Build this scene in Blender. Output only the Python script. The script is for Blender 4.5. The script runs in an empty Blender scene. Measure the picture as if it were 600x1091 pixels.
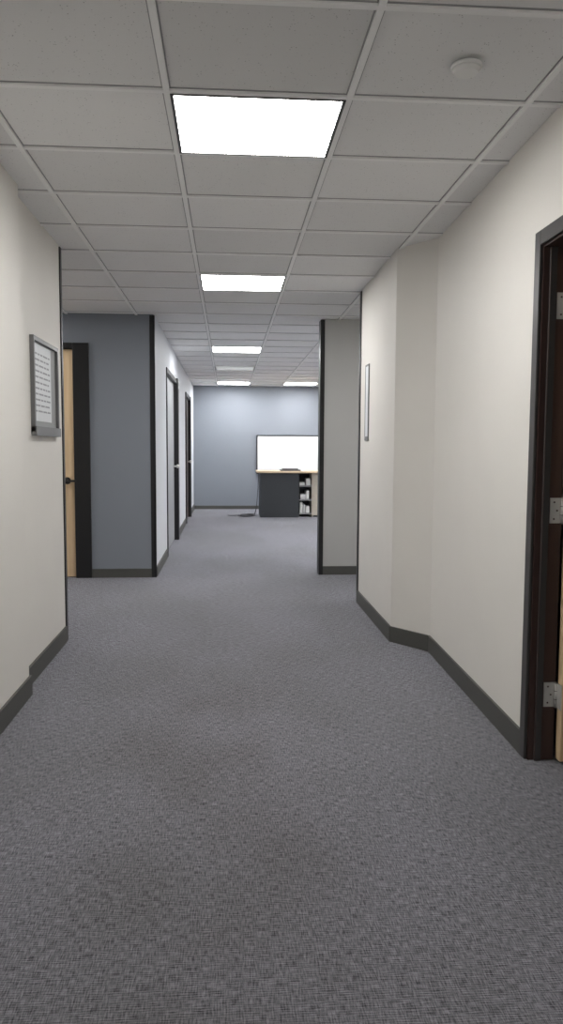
import bpy, bmesh, random
from math import *
from mathutils import Vector, Matrix
random.seed(4)
H=2.484; EYE=1.25
OX,TW,OY,TD=-0.2129,0.6445,2.7947,0.5607
sc=bpy.context.scene
sc.view_settings.view_transform='Standard'
sc.view_settings.look='None'
sc.view_settings.exposure=0.0

# ------------------------------------------------------------ materials
def mat(name,col,rough=.6,metal=0,noise=0.0,nscale=30,bump=0.0,bscale=200,spec=.5,stretch=(1,1,1)):
    m=bpy.data.materials.new(name); m.use_nodes=True
    n=m.node_tree.nodes; l=m.node_tree.links; b=n['Principled BSDF']
    b.inputs['Roughness'].default_value=rough; b.inputs['Metallic'].default_value=metal
    b.inputs['Specular IOR Level'].default_value=spec
    tc=n.new('ShaderNodeTexCoord'); mp=n.new('ShaderNodeMapping'); mp.inputs['Scale'].default_value=stretch
    l.new(tc.outputs['Object'],mp.inputs['Vector'])
    nz=n.new('ShaderNodeTexNoise'); nz.inputs['Scale'].default_value=nscale; nz.inputs['Detail'].default_value=4
    l.new(mp.outputs[0],nz.inputs['Vector'])
    mx=n.new('ShaderNodeMix'); mx.data_type='RGBA'
    k=noise
    mx.inputs['A'].default_value=tuple(max(0,c*(1-k)) for c in col[:3])+(1,)
    mx.inputs['B'].default_value=tuple(min(1,c*(1+k)) for c in col[:3])+(1,)
    l.new(nz.outputs['Fac'],mx.inputs['Factor']); l.new(mx.outputs['Result'],b.inputs['Base Color'])
    if bump:
        n2=n.new('ShaderNodeTexNoise'); n2.inputs['Scale'].default_value=bscale
        l.new(mp.outputs[0],n2.inputs['Vector'])
        bp=n.new('ShaderNodeBump'); bp.inputs['Strength'].default_value=bump; bp.inputs['Distance'].default_value=.002
        l.new(n2.outputs['Fac'],bp.inputs['Height']); l.new(bp.outputs[0],b.inputs['Normal'])
    return m
M_cream=mat('wall_cream_vinyl',(.755,.730,.685,1),.55,noise=.03,nscale=3,bump=.15,bscale=260,spec=.3)
M_white=mat('wall_pale_paint',(.68,.70,.73,1),.6,noise=.02,nscale=3,bump=.1,spec=.3)
M_part=mat('wall_partition_greige',(.45,.45,.44,1),.6,noise=.02,nscale=3,bump=.1,spec=.3)
M_blue=mat('wall_blue_grey',(.235,.254,.288,1),.6,noise=.03,nscale=3,bump=.15,bscale=260,spec=.3)
M_base=mat('baseboard_vinyl',(.075,.075,.068,1),.5,noise=.06)
M_black=mat('black_trim',(.008,.008,.009,1),.4,noise=.1)
M_frame=mat('door_frame_brown',(.055,.030,.025,1),.4,noise=.2,nscale=5,stretch=(8,8,.6))
M_frame2=mat('door_casing_grey',(.05,.047,.046,1),.4,noise=.1)
M_steel=mat('hinge_steel',(.66,.65,.62,1),.4,metal=.5,noise=.1)
M_greyd=mat('grey_door_paint',(.32,.33,.34,1),.5,noise=.03)
M_bar=mat('tbar_white',(.90,.90,.89,1),.4,noise=.02)
M_gap=mat('tile_edge_shadow_gap',(.36,.36,.36,1),.8,noise=.05)
M_plastic=mat('white_plastic',(.85,.85,.83,1),.4,noise=.02)
M_board=mat('whiteboard_surface',(.92,.93,.94,1),.25,noise=.01)
M_desk=mat('desk_panel_dark',(.030,.034,.039,1),.5,noise=.08)
M_top=mat('desk_top_maple',(.62,.48,.33,1),.4,noise=.12,nscale=6,stretch=(1,8,1))
M_drawer=mat('drawer_putty',(.55,.50,.42,1),.5,noise=.03)
M_alu=mat('frame_aluminium',(.16,.16,.16,1),.4,metal=.2,noise=.05)
M_paper=mat('paper_white',(.72,.74,.76,1),.5,noise=.02)
M_ink=mat('paper_ink',(.35,.36,.38,1),.7,noise=.2,nscale=200)
M_mid=mat('grey_backing',(.30,.31,.31,1),.5,noise=.04)

def wood(name,c1,c2):
    m=mat(name,c1,.4); n=m.node_tree.nodes; l=m.node_tree.links; b=n['Principled BSDF']
    tc=n.new('ShaderNodeTexCoord'); mp=n.new('ShaderNodeMapping'); mp.inputs['Scale'].default_value=(14,14,.9)
    l.new(tc.outputs['Object'],mp.inputs['Vector'])
    w=n.new('ShaderNodeTexNoise'); w.inputs['Scale'].default_value=2.5; w.inputs['Detail'].default_value=6
    l.new(mp.outputs[0],w.inputs['Vector'])
    r=n.new('ShaderNodeValToRGB'); r.color_ramp.elements[0].color=c1; r.color_ramp.elements[1].color=c2
    r.color_ramp.elements[0].position=.3; r.color_ramp.elements[1].position=.7
    l.new(w.outputs['Fac'],r.inputs[0]); l.new(r.outputs[0],b.inputs['Base Color'])
    return m
M_wood=wood('door_maple_veneer',(.68,.48,.28,1),(.78,.59,.37,1))

def carpet():
    m=bpy.data.materials.new('carpet_woven_grey'); m.use_nodes=True
    n=m.node_tree.nodes; l=m.node_tree.links; b=n['Principled BSDF']
    b.inputs['Roughness'].default_value=.95; b.inputs['Specular IOR Level'].default_value=.15
    tc=n.new('ShaderNodeTexCoord')
    def nz(s,scale,d=2):
        mp=n.new('ShaderNodeMapping'); mp.inputs['Scale'].default_value=s
        l.new(tc.outputs['Object'],mp.inputs['Vector'])
        t=n.new('ShaderNodeTexNoise'); t.inputs['Scale'].default_value=scale; t.inputs['Detail'].default_value=d
        l.new(mp.outputs[0],t.inputs['Vector']); return t.outputs['Fac']
    a=nz((300,34,1),1.0,1); c=nz((28,340,1),1.0,1); pile=nz((1,1,1),400,1); big=nz((1.3,.7,1),.75,4)
    wv=n.new('ShaderNodeTexWave'); wv.wave_type='BANDS'; wv.bands_direction='Y'; wv.inputs['Scale'].default_value=42; wv.inputs['Distortion'].default_value=1.2; wv.inputs['Detail Scale'].default_value=12
    l.new(tc.outputs['Object'],wv.inputs['Vector'])
    def mth(op,x,y):
        k=n.new('ShaderNodeMath'); k.operation=op
        for i,v in enumerate((x,y)):
            if isinstance(v,(int,float)): k.inputs[i].default_value=v
            else: l.new(v,k.inputs[i])
        return k.outputs[0]
    s=mth('ADD',mth('MULTIPLY',a,.37),mth('MULTIPLY',c,.38)); s=mth('ADD',s,mth('MULTIPLY',pile,.18)); s=mth('ADD',s,mth('MULTIPLY',wv.outputs['Fac'],.07))
    r=n.new('ShaderNodeValToRGB'); e=r.color_ramp.elements
    e[0].position=.36; e[0].color=(.052,.053,.061,1); e[1].position=.64; e[1].color=(.362,.362,.398,1)
    l.new(s,r.inputs[0])
    r2=n.new('ShaderNodeValToRGB'); e=r2.color_ramp.elements
    e[0].position=.40; e[0].color=(.89,.885,.87,1); e[1].position=.58; e[1].color=(1.0,.99,1.0,1)
    l.new(big,r2.inputs[0])
    mx=n.new('ShaderNodeMix'); mx.data_type='RGBA'; mx.blend_type='MULTIPLY'; mx.inputs['Factor'].default_value=1
    l.new(r.outputs[0],mx.inputs['A']); l.new(r2.outputs[0],mx.inputs['B'])
    # faint worn, walked-on area of the near carpet
    sp=n.new('ShaderNodeSeparateXYZ'); l.new(tc.outputs['Object'],sp.inputs[0])
    def mr(v,a0,a1,b0,b1):
        k=n.new('ShaderNodeMapRange'); k.interpolation_type='SMOOTHSTEP'
        for nm,q in (('From Min',a0),('From Max',a1),('To Min',b0),('To Max',b1)): k.inputs[nm].default_value=q
        l.new(v,k.inputs['Value']); return k.outputs[0]
    wob=nz((1,.6,1),1.4,3)
    dist=mth('ABSOLUTE',mth('ADD',mth('ADD',sp.outputs['X'],.06),mth('MULTIPLY',mth('SUBTRACT',wob,.5),.8)),0)
    lane=mr(dist,.10,.70,1,0)
    patch=mr(nz((1,.75,1),1.7,2),.36,.62,.35,1)
    fade=mr(sp.outputs['Y'],3.3,5.2,1,.12)
    wear=mth('MULTIPLY',mth('MULTIPLY',lane,patch),fade)
    m2=n.new('ShaderNodeMix'); m2.data_type='RGBA'; m2.blend_type='MULTIPLY'
    l.new(wear,m2.inputs['Factor']); l.new(mx.outputs['Result'],m2.inputs['A']); m2.inputs['B'].default_value=(.80,.785,.755,1)
    l.new(m2.outputs['Result'],b.inputs['Base Color'])
    bp=n.new('ShaderNodeBump'); bp.inputs['Strength'].default_value=.4; bp.inputs['Distance'].default_value=.003
    l.new(s,bp.inputs['Height']); l.new(bp.outputs[0],b.inputs['Normal'])
    return m
M_carpet=carpet()

def tilemat():
    m=bpy.data.materials.new('ceiling_mineral_tile'); m.use_nodes=True
    n=m.node_tree.nodes; l=m.node_tree.links; b=n['Principled BSDF']
    b.inputs['Roughness'].default_value=.9; b.inputs['Specular IOR Level'].default_value=.1
    tc=n.new('ShaderNodeTexCoord')
    v=n.new('ShaderNodeTexVoronoi'); v.inputs['Scale'].default_value=75
    l.new(tc.outputs['Object'],v.inputs['Vector'])
    r=n.new('ShaderNodeValToRGB'); e=r.color_ramp.elements
    e[0].position=.10; e[0].color=(.5,.5,.5,1); e[1].position=.19; e[1].color=(1,1,1,1)
    l.new(v.outputs['Distance'],r.inputs[0])
    nz=n.new('ShaderNodeTexNoise'); nz.inputs['Scale'].default_value=28
    l.new(tc.outputs['Object'],nz.inputs['Vector'])
    r3=n.new('ShaderNodeValToRGB'); r3.color_ramp.elements[0].position=.42; r3.color_ramp.elements[1].position=.6
    l.new(nz.outputs['Fac'],r3.inputs[0])
    at=n.new('ShaderNodeAttribute'); at.attribute_name='tile_tone'
    mx=n.new('ShaderNodeMix'); mx.data_type='RGBA'; mx.blend_type='MULTIPLY'
    l.new(r3.outputs[0],mx.inputs['Factor'])
    l.new(at.outputs['Color'],mx.inputs['A']); l.new(r.outputs[0],mx.inputs['B'])
    l.new(mx.outputs['Result'],b.inputs['Base Color'])
    return m
M_tile=tilemat()
def emis(name,col,s):
    m=bpy.data.materials.new(name); m.use_nodes=True; n=m.node_tree.nodes; b=n['Principled BSDF']
    b.inputs['Base Color'].default_value=(.8,.8,.8,1)
    b.inputs['Emission Color'].default_value=col; b.inputs['Emission Strength'].default_value=s
    return m
LS=25.5
M_lamp=emis('light_diffuser',(1,.988,.972,1),LS)
M_lampf=emis('light_diffuser_bright',(.985,.992,1,1),LS*1.3)
M_lampd=emis('light_diffuser_dim',(1,.985,.965,1),LS*.5)
M_louv=emis('light_behind_louver',(1,.99,.98,1),4)

# ------------------------------------------------------------ helpers
class B:
    """collect boxes / prisms with materials into one mesh"""
    def __init__(s): s.bm=bmesh.new(); s.mats=[]
    def mi(s,m):
        if m not in s.mats: s.mats.append(m)
        return s.mats.index(m)
    def box(s,x0,x1,y0,y1,z0,z1,m,bev=0):
        r=bmesh.ops.create_cube(s.bm,size=1)
        vs=r['verts']
        for v in vs: v.co=Vector(((x0+x1)/2+v.co.x*(x1-x0),(y0+y1)/2+v.co.y*(y1-y0),(z0+z1)/2+v.co.z*(z1-z0)))
        fs=set(f for v in vs for f in v.link_faces); i=s.mi(m)
        if bev:
            es=list(set(e for v in vs for e in v.link_edges))
            q=bmesh.ops.bevel(s.bm,geom=es,offset=bev,segments=2,affect='EDGES',profile=.5)
            fs=set(q['faces'])|set(f for f in fs if f.is_valid)
        for f in fs: f.material_index=i
        return s
    def prism(s,pts,z0,z1,m):
        a=[s.bm.verts.new((x,y,z0)) for x,y in pts]; b=[s.bm.verts.new((x,y,z1)) for x,y in pts]
        i=s.mi(m); n=len(pts); F=[s.bm.faces.new(a[::-1]),s.bm.faces.new(b)]
        for k in range(n): F.append(s.bm.faces.new((a[k],a[(k+1)%n],b[(k+1)%n],b[k])))
        for f in F: f.material_index=i
        return s
    def cyl(s,p,axis,r,h,m,seg=24,r2=None):
        q=bmesh.ops.create_cone(s.bm,cap_ends=True,segments=seg,radius1=r,radius2=r if r2 is None else r2,depth=h)
        rot=Vector((0,0,1)).rotation_difference(Vector(axis)).to_matrix().to_4x4()
        bmesh.ops.transform(s.bm,matrix=Matrix.Translation(p)@rot,verts=q['verts'])
        i=s.mi(m)
        for f in set(f for v in q['verts'] for f in v.link_faces): f.material_index=i; f.smooth=len(f.verts)==4
        return s
    def sph(s,p,r,m,sc3=(1,1,1)):
        q=bmesh.ops.create_uvsphere(s.bm,u_segments=20,v_segments=12,radius=r)
        for v in q['verts']: v.co=Vector((v.co.x*sc3[0],v.co.y*sc3[1],v.co.z*sc3[2]))+Vector(p)
        i=s.mi(m)
        for f in set(f for v in q['verts'] for f in v.link_faces): f.material_index=i; f.smooth=True
        return s
    def done(s,name,parent=None):
        bmesh.ops.recalc_face_normals(s.bm,faces=s.bm.faces)
        me=bpy.data.meshes.new(name); s.bm.to_mesh(me); s.bm.free()
        for m in s.mats: me.materials.append(m)
        o=bpy.data.objects.new(name,me); bpy.context.collection.objects.link(o)
        if parent: o.parent=parent
        return o
def empty(name,loc=(0,0,0)):
    e=bpy.data.objects.new(name,None); bpy.context.collection.objects.link(e); return e

XL,XR,YN,YF=-4.0,5.0,-3.0,15.6
T=.12
# ------------------------------------------------------------ floor / ceiling
B().box(XL-T,XR+T,YN-T,YF+T,-.1,0,M_carpet).done('floor')

lights=[(0,0),(0,5),(0,12),(0,21),(2,21),(3,10),(3,14),(3,18),(5,18),(5,12),(0,-7),(-4,7),(4,6)]  # panels hidden by the right partition are added to brighten the far end
vents=[(0,16)]
bm=bmesh.new(); lay=None
me=bpy.data.meshes.new('ceiling')
i0,i1=int(floor((XL-OX)/TW)),int(ceil((XR-OX)/TW)); j0,j1=int(floor((YN-OY)/TD)),int(ceil((YF-OY)/TD))
cl=bm.loops.layers.float_color.new('tile_tone')
zc=H+.010
for i in range(i0,i1):
    for j in range(j0,j1):
        x0=max(OX+i*TW,XL);x1=min(OX+(i+1)*TW,XR);y0=max(OY+j*TD,YN);y1=min(OY+(j+1)*TD,YF)
        if (i,j) in lights or (i,j) in vents: continue
        f=bm.faces.new([bm.verts.new(p) for p in ((x0,y0,zc),(x0,y1,zc),(x1,y1,zc),(x1,y0,zc))])
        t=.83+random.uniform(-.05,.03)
        if j>8: t+=.07  # far tiles coloured lighter to imitate the brighter light at that end
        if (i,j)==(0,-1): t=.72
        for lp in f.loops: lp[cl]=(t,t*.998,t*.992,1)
# solid deck above the tiles
r=bmesh.ops.create_cube(bm,size=1)
for v in r['verts']: v.co=Vector(((XL+XR)/2+v.co.x*(XR-XL+2*T),(YN+YF)/2+v.co.y*(YF-YN+2*T),H+.16+v.co.z*.1))
for f in set(f for v in r['verts'] for f in v.link_faces):
    for lp in f.loops: lp[cl]=(.5,.5,.5,1)
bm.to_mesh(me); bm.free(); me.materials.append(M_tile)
o=bpy.data.objects.new('ceiling',me); bpy.context.collection.objects.link(o)
g=B(); w=.011
for i in range(i0,i1+1):
    x=OX+i*TW
    if XL<x<XR: g.box(x-w,x+w,YN,YF,H,H+.012,M_bar); g.box(x-w-.005,x+w+.005,YN,YF,H+.008,H+.0115,M_gap)
for j in range(j0,j1+1):
    y=OY+j*TD
    if YN<y<YF: g.box(XL,XR,y-w,y+w,H+.0005,H+.012,M_bar); g.box(XL,XR,y-w-.007,y+w+.007,H+.008,H+.0112,M_gap)
g.done('ceiling_grid')

for (i,j) in lights:
    x0=OX+i*TW+w;x1=x0+TW-2*w;y0=OY+j*TD+w;y1=y0+TD-2*w; b=.012
    q=B()
    q.box(x0,x0+b,y0,y1,H-.003,H+.02,M_frame2);q.box(x1-b,x1,y0,y1,H-.003,H+.02,M_frame2)
    q.box(x0+b,x1-b,y0,y0+b*.7,H-.003,H+.02,M_frame2);q.box(x0+b,x1-b,y1-b*.7,y1,H-.003,H+.02,M_frame2)
    q.box(x0+b,x1-b,y0+b*.7,y1-b*.7,H+.000,H+.02,M_lampd if j<0 else (M_lampf if j>8 else M_lamp))
    q.done('ceiling_light_panel')
for (i,j) in vents:
    x0=OX+i*TW+w;x1=x0+TW-2*w;y0=OY+j*TD+w;y1=y0+TD-2*w
    q=B(); b=.02
    q.box(x0,x1,y0,y1,H+.02,H+.04,M_louv)
    q.box(x0,x0+b,y0,y1,H-.004,H+.02,M_mid);q.box(x1-b,x1,y0,y1,H-.004,H+.02,M_mid)
    q.box(x0+b,x1-b,y0,y0+b,H-.004,H+.02,M_mid);q.box(x0+b,x1-b,y1-b,y1,H-.004,H+.02,M_mid)
    for k in range(1,4):
        yy=y0+b+(y1-y0-2*b)*k/4
        q.box(x0+b,x1-b,yy-.022,yy+.022,H-.002,H+.012,M_mid)
    q.done('ceiling_louver_light')

q=B(); q.cyl((.77,2.53,H-.006),(0,0,-1),.050,.012,M_plastic,40).cyl((.77,2.53,H-.018),(0,0,-1),.047,.014,M_plastic,40,.036)
q.done('smoke_detector')

# ------------------------------------------------------------ walls
HW=H+.04
XA,XB=-1.0,-1.045
B().prism([(XA,YN),(XA,3.84),(-1.16,3.84),(-1.16,YN)],0,HW,M_cream).done('wall_left_near')
B().box(-1.17,XB,3.84,4.95,0,HW,M_cream).done('wall_left')
B().box(XL,-1.17,4.83,4.95,0,HW,M_cream).done('wall_left_return')
B().box(XL-T,XL,YN,YF,0,HW,M_cream).done('wall_far_left')
dx0,dx1,dz=-2.30,-1.30,2.22
bw=B(); Yb=7.36
bw.box(dx1,-.70,Yb,Yb+T,0,HW,M_blue); bw.box(XL,dx0,Yb,Yb+T,0,HW,M_blue); bw.box(dx0,dx1,Yb,Yb+T,dz,HW,M_blue)
bw.done('wall_blue')
lw=B(); X0,X1=-.82,-.695
D1=(8.75,10.45); D2=(12.6,13.9)
for a,b in ((Yb+T,D1[0]),(D1[1],D2[0]),(D2[1],YF)): lw.box(X0,X1,a,b,0,HW,M_white)
lw.box(X0,X1,*D1,2.15,HW,M_white); lw.box(X0,X1,*D2,2.15,HW,M_white)
lw.done('wall_left_far')
B().box(X0,XR,YF,YF+T,0,HW,M_blue).done('wall_back')
B().box(XL,X0,Yb+1.5,Yb+1.6,0,HW,M_blue).done('wall_left_room')
d0,d1=1.95,2.93; hz=2.04; XI=1.300
rw=B()
rw.prism([(1.055,4.82),(1.055,6.10),(1.20,6.10),(1.20,4.88),(1.38,4.62),(XI,d1),(1.205,d1),(1.245,4.56)],0,HW,M_cream)
rw.done('wall_right')
B().box(1.205,XI,YN,d0,0,HW,M_cream).done('wall_right_near')
B().box(1.205,XI,d0,d1,hz,HW,M_cream).done('wall_right_header')
B().box(1.20,XR,5.98,6.10,0,HW,M_cream).done('wall_right_return')
B().box(.905,XR,7.45,7.57,0,HW,M_part).done('wall_right_partition')
B().box(XR,XR+T,YN,YF,0,HW,M_cream).done('wall_far_right')
B().box(XL-T,XR+T,YN-T,YN,0,HW,M_cream).done('wall_behind')
B().box(2.6,2.7,1.0,4.5,0,HW,M_cream).done('wall_office')
tr=B()
tr.box(-1.176,XB+.006,4.95,4.965,0,H,M_black).box(XB,XB+.008,4.925,4.965,0,H,M_black)
tr.done('trim_1')
B().box(-.735,-.69,Yb-.008,Yb,0,H,M_black).box(-.70,-.688,Yb-.008,Yb+.03,0,H,M_black).done('trim_2')
B().box(.893,.905,7.435,7.575,0,H,M_black).box(.905,.935,7.437,7.45,0,H,M_black).done('trim_3')
B().box(1.046,1.055,6.07,6.115,0,H,M_black).box(1.055,1.2,6.10,6.112,0,H,M_black).done('trim_4')

# ------------------------------------------------------------ baseboards
bh=.10; t=.012
B().box(XA,XA+t,YN,3.84+t,0,bh,M_base).box(XB,XA,3.84,3.84+t,0,bh,M_base).box(XB,XB+t,3.84+t,4.925,0,bh,M_base).done('baseboard_left')
B().box(dx1,-.735,Yb-t,Yb,0,.085,M_base).done('baseboard_blue_wall')
bl=B()
for a,b in ((Yb+.03,D1[0]-.05),(D1[1]+.12,D2[0]-.06),(D2[1]+.1,YF)): bl.box(X1,X1+t,a,b,0,bh,M_base)
bl.done('baseboard_left_far')
B().box(X1+t,XR,YF-t,YF,0,.07,M_base).done('baseboard_back')
B().box(.935,XR,7.45-t,7.45,0,.085,M_base).done('baseboard_partition')
br=B(); k=t
br.prism([(1.055,6.07),(1.055,4.82),(1.245,4.56),(1.205,d1+.01),(1.205-k,d1+.01),(1.245-k,4.56-.006),(1.055-k,4.815),(1.055-k,6.07)],0,bh,M_base)
br.done('baseboard_right')
B().box(1.205-t,1.205,YN,d0-.05,0,bh,M_base).done('baseboard_right_near')

# ------------------------------------------------------------ doors
e=empty('door_1')
f=B(); fw=.045
f.box(dx1-.15,dx1,Yb-.02,Yb+T,0,dz,M_black,.004)
f.box(dx0,dx0+.05,Yb-.02,Yb+T,0,dz,M_black,.004)
f.box(dx0+.05,dx1-.15,Yb-.02,Yb+T,dz-.055,dz,M_black,.004)
f.done('frame',e)
B().box(dx0+.055,dx1-.155,Yb+.01,Yb+.05,.01,dz-.06,M_wood,.002).done('slab',e)
kx,kz=-1.52,.93
b=B().cyl((kx,Yb+.004,kz),(0,1,0),.033,.012,M_black).cyl((kx,Yb-.03,kz),(0,1,0),.012,.06,M_black).sph((kx,Yb-.055,kz),.028,M_black,(1,.75,1))
b.box(kx-.005,kx+.09,Yb-.062,Yb-.046,kz-.010,kz+.010,M_black,.004).done('lever_handle',e)
e=empty('door_2')
f=B()
f.box(X0-.0,X1+.012,D1[0],D1[0]+.05,0,2.15,M_black); f.box(X0,X1+.03,D1[1]-.07,D1[1]+.10,0,2.17,M_black)
f.box(X0,X1+.012,D1[0]+.05,D1[1]-.07,2.10,2.15,M_black); f.done('frame',e)
B().box(X1-.07,X1-.03,D1[0]+.055,D1[1]-.075,.01,2.095,M_greyd,.002).done('slab',e)
B().cyl((X1-.0,D1[1]-.2,1.0),(1,0,0),.012,.06,M_steel).sph((X1+.03,D1[1]-.2,1.0),.026,M_steel).done('knob',e)
e=empty('door_3')
f=B()
f.box(X0,X1+.02,D2[0],D2[0]+.06,0,2.15,M_black); f.box(X0,X1+.03,D2[1]-.06,D2[1]+.08,0,2.15,M_black)
f.box(X0,X1+.02,D2[0]+.06,D2[1]-.06,2.09,2.15,M_black); f.done('frame',e)
B().box(X1-.06,X1-.02,D2[0]+.065,D2[1]-.065,.01,2.085,M_frame,.002).done('slab',e)
B().cyl((X1,D2[1]-.2,1.0),(1,0,0),.012,.06,M_steel).sph((X1+.03,D2[1]-.2,1.0),.026,M_steel).done('knob',e)
# door_4 : open door in right wall
e=empty('door_4')
f=B()
f.box(1.192,1.205,d1-.012,d1+.040,0,hz+.045,M_frame2,.003)
f.box(1.192,1.205,d0-.045,d0+.012,0,hz+.045,M_frame2,.003)
f.box(1.192,1.205,d0+.012,d1-.012,hz-.012,hz+.045,M_frame2,.003)
f.box(1.205,XI+.01,d1-.02,d1,0,hz,M_frame); f.box(1.205,XI+.01,d0,d0+.02,0,hz,M_frame)
f.box(1.205,XI+.01,d0+.02,d1-.02,hz-.02,hz,M_frame)
f.box(1.228,1.256,d1-.032,d1-.02,0,hz-.02,M_frame,.002)
f.done('frame',e)
B().box(1.314,2.22,d1-.075,d1-.033,.012,hz-.03,M_wood,.002).done('slab',e)
hg=B()
for z in (.27,1.01,1.80):
    hg.box(1.262,1.306,d1-.0235,d1-.02,z-.05,z+.05,M_steel)
    hg.box(1.3105,1.314,d1-.073,d1-.030,z-.05,z+.05,M_steel)
    hg.cyl((1.308,d1-.030,z),(0,0,1),.007,.104,M_steel,16)
    for s in (-.05,-.017,.017,.05): hg.cyl((1.308,d1-.030,z+s),(0,0,1),.0078,.002,M_frame,16)
    for s in (-.033,0,.033): hg.cyl((1.278+.012*(s==0),d1-.0245,z+s),(0,1,0),.0035,.002,M_frame,12)
hg.done('hinges',e)
B().cyl((2.15,d1-.09,1.0),(0,1,0),.012,.05,M_steel).sph((2.15,d1-.125,1.0),.027,M_steel).done('knob',e)

# ------------------------------------------------------------ notice frames
def notice(name,x,side,y0,y1,z0,z1,fw=.022,dep=.022,tray=True):
    e=empty(name); s=side
    def bx(b,a,c,*r):
        b.box(min(x+s*a,x+s*c),max(x+s*a,x+s*c),*r)
    b=B()
    bx(b,0,dep,y0,y0+fw,z0,z1,M_alu);bx(b,0,dep,y1-fw,y1,z0,z1,M_alu)
    bx(b,0,dep,y0+fw,y1-fw,z1-fw,z1,M_alu)
    if tray: bx(b,0,.03,y0,y1,z0-.02,z0+.03,M_alu)
    else: bx(b,0,dep,y0+fw,y1-fw,z0,z0+.03,M_alu)
    b.done('frame',e)
    b=B(); bx(b,.001,.006,y0+fw,y1-fw,z0+.03,z1-fw,M_mid if tray else M_paper); b.done('backing',e)
    if tray:
        b=B(); pw=y0+fw+(y1-y0)*.70
        bx(b,.006,.010,y0+fw+.02,pw,z0+.06,z1-fw-.01,M_paper); b.done('paper',e)
        b=B()
        for k in range(11):
            zz=z1-.09-k*.031
            yy=y0+fw+.05
            while yy<pw-.06:
                ww=random.uniform(.03,.1); bx(b,.010,.0108,yy,min(yy+ww,pw-.03),zz,zz+.009,M_ink); yy+=ww+.02
        b.done('text_lines',e)
notice('framed_notice',XB,1,4.17,4.76,1.33,1.84)
notice('framed_notice',1.055,-1,5.70,5.84,1.31,1.88,.014,.008,False)

# ------------------------------------------------------------ whiteboard
e=empty('whiteboard')
b=B(); wx0,wx1,wz0,wz1=.58,2.6,.72,1.51
b.box(wx0+.02,wx1-.02,YF-.03,YF-.012,wz0+.02,wz1-.02,M_board); b.done('surface',e)
b=B()
b.box(wx0,wx0+.02,YF-.04,YF,wz0,wz1,M_black).box(wx1-.02,wx1,YF-.04,YF,wz0,wz1,M_black)
b.box(wx0+.02,wx1-.02,YF-.04,YF,wz1-.02,wz1,M_black).box(wx0+.02,wx1-.02,YF-.09,YF,wz0,wz0+.03,M_black).done('frame',e)

# ------------------------------------------------------------ desk
e=empty('office_desk'); ya=13.7
B().box(.52,2.7,ya-.05,ya+.75,.80,.835,M_top,.006).done('top',e)
b=B(); b.box(.58,1.27,ya,ya+.03,0,.80,M_desk,.003).box(.58,.61,ya+.03,ya+.68,0,.80,M_desk).box(1.24,1.27,ya+.03,ya+.68,0,.80,M_desk)
b.done('pedestal_panel',e)
b=B()
b.box(1.27,1.29,ya+.08,ya+.60,.0,.80,M_desk).box(1.52,1.54,ya+.08,ya+.60,.0,.80,M_drawer).box(1.29,1.52,ya+.56,ya+.58,0,.80,M_desk)
for z in (.05,.30,.55): b.box(1.29,1.52,ya+.08,ya+.56,z,z+.02,M_mid)
b.done('open_shelf',e)
b=B()
for k,(x,wd,hh,z,m) in enumerate([(1.31,.05,.19,.07,M_plastic),(1.37,.04,.15,.07,M_black),(1.42,.07,.12,.07,M_mid),(1.32,.09,.09,.32,M_paper),(1.42,.06,.16,.32,M_black),(1.30,.10,.06,.57,M_black),(1.42,.08,.13,.57,M_mid)]):
    b.box(x,x+wd,ya+.15,ya+.40,z,z+hh,m,.004)
b.done('shelf_items',e)
b=B(); b.box(1.54,2.65,ya+.08,ya+.60,.03,.80,M_drawer).box(1.56,2.62,ya+.12,ya+.58,0,.03,M_black)
for z0,z1 in ((.05,.22),(.23,.40),(.41,.58),(.59,.77)):
    for xx in (1.55,2.11):
        b.box(xx,xx+.53,ya+.062,ya+.08,z0,z1,M_drawer,.004); b.box(xx+.18,xx+.34,ya+.05,ya+.062,z1-.05,z1-.035,M_steel)
b.done('drawer_cabinet',e)
B().box(.95,1.32,ya+.12,ya+.38,.836,.856,M_black,.006).box(.99,1.28,ya+.20,ya+.37,.857,.875,M_frame2,.005).done('laptop')
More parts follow.
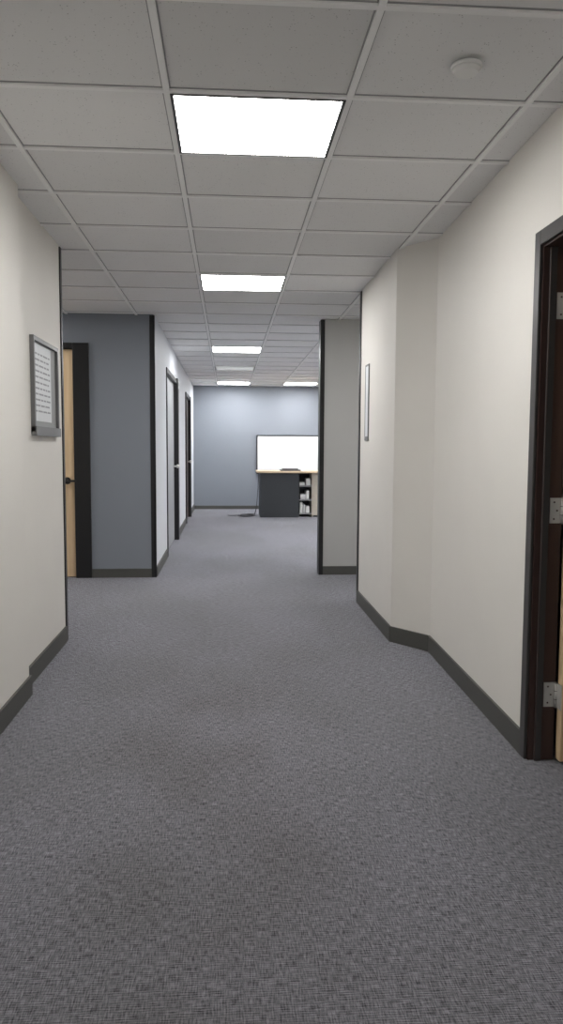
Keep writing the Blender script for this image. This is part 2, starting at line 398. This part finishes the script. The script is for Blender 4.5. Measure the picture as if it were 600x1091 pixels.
def tube(name,pts,r,m):
    c=bpy.data.curves.new(name,'CURVE'); c.dimensions='3D'; c.bevel_depth=r; c.bevel_resolution=3
    s=c.splines.new('NURBS'); s.points.add(len(pts)-1); s.use_endpoint_u=True; s.order_u=4
    for p,v in zip(s.points,pts): p.co=(*v,1)
    c.materials.append(m); o=bpy.data.objects.new(name,c); bpy.context.collection.objects.link(o); return o
pts=[(.56,ya+.3,.78),(.555,ya+.32,.6),(.54,ya+.33,.35),(.52,ya+.34,.1),(.48,ya+.36,.010)]
for k in range(20):
    a=k*.75; pts.append((.30+.15*cos(a)+k*.004,ya+.25+.24*sin(a),.010+.0008*k))
pts+=[(.1,ya+.2,.010),(.0,ya+.35,.010)]
tube('power_cable',pts,.006,M_black)

# ------------------------------------------------------------ added fill lamp behind the viewer, brightens near ceiling and walls
la=bpy.data.lights.new('rear_fill','AREA'); la.shape='RECTANGLE'; la.size=1.8; la.size_y=1.7; la.energy=23; la.color=(1,.985,.96)
lo=bpy.data.objects.new('rear_fill',la); bpy.context.collection.objects.link(lo)
lo.location=(0,YN+.05,1.15); lo.rotation_euler=(radians(100),0,0)

# ------------------------------------------------------------ camera
cam=bpy.data.cameras.new('camera'); co=bpy.data.objects.new('camera',cam); bpy.context.collection.objects.link(co)
cam.sensor_fit='VERTICAL'; cam.sensor_height=36; cam.sensor_width=36*600/1091; cam.lens=813.16/1091*36
yaw,pitch,roll=.0702,.0837,.0051
fw=Vector((sin(yaw)*cos(pitch),cos(yaw)*cos(pitch),-sin(pitch))); rt=Vector((cos(yaw),-sin(yaw),0)); up=rt.cross(fw)
r2=rt*cos(roll)+up*sin(roll); u2=-rt*sin(roll)+up*cos(roll)
m=Matrix((( r2.x,u2.x,-fw.x,0),(r2.y,u2.y,-fw.y,0),(r2.z,u2.z,-fw.z,EYE),(0,0,0,1)))
co.matrix_world=m
sc.camera=co
wd=bpy.data.worlds.new('world'); sc.world=wd; wd.use_nodes=True
wd.node_tree.nodes['Background'].inputs[0].default_value=(.05,.05,.05,1)
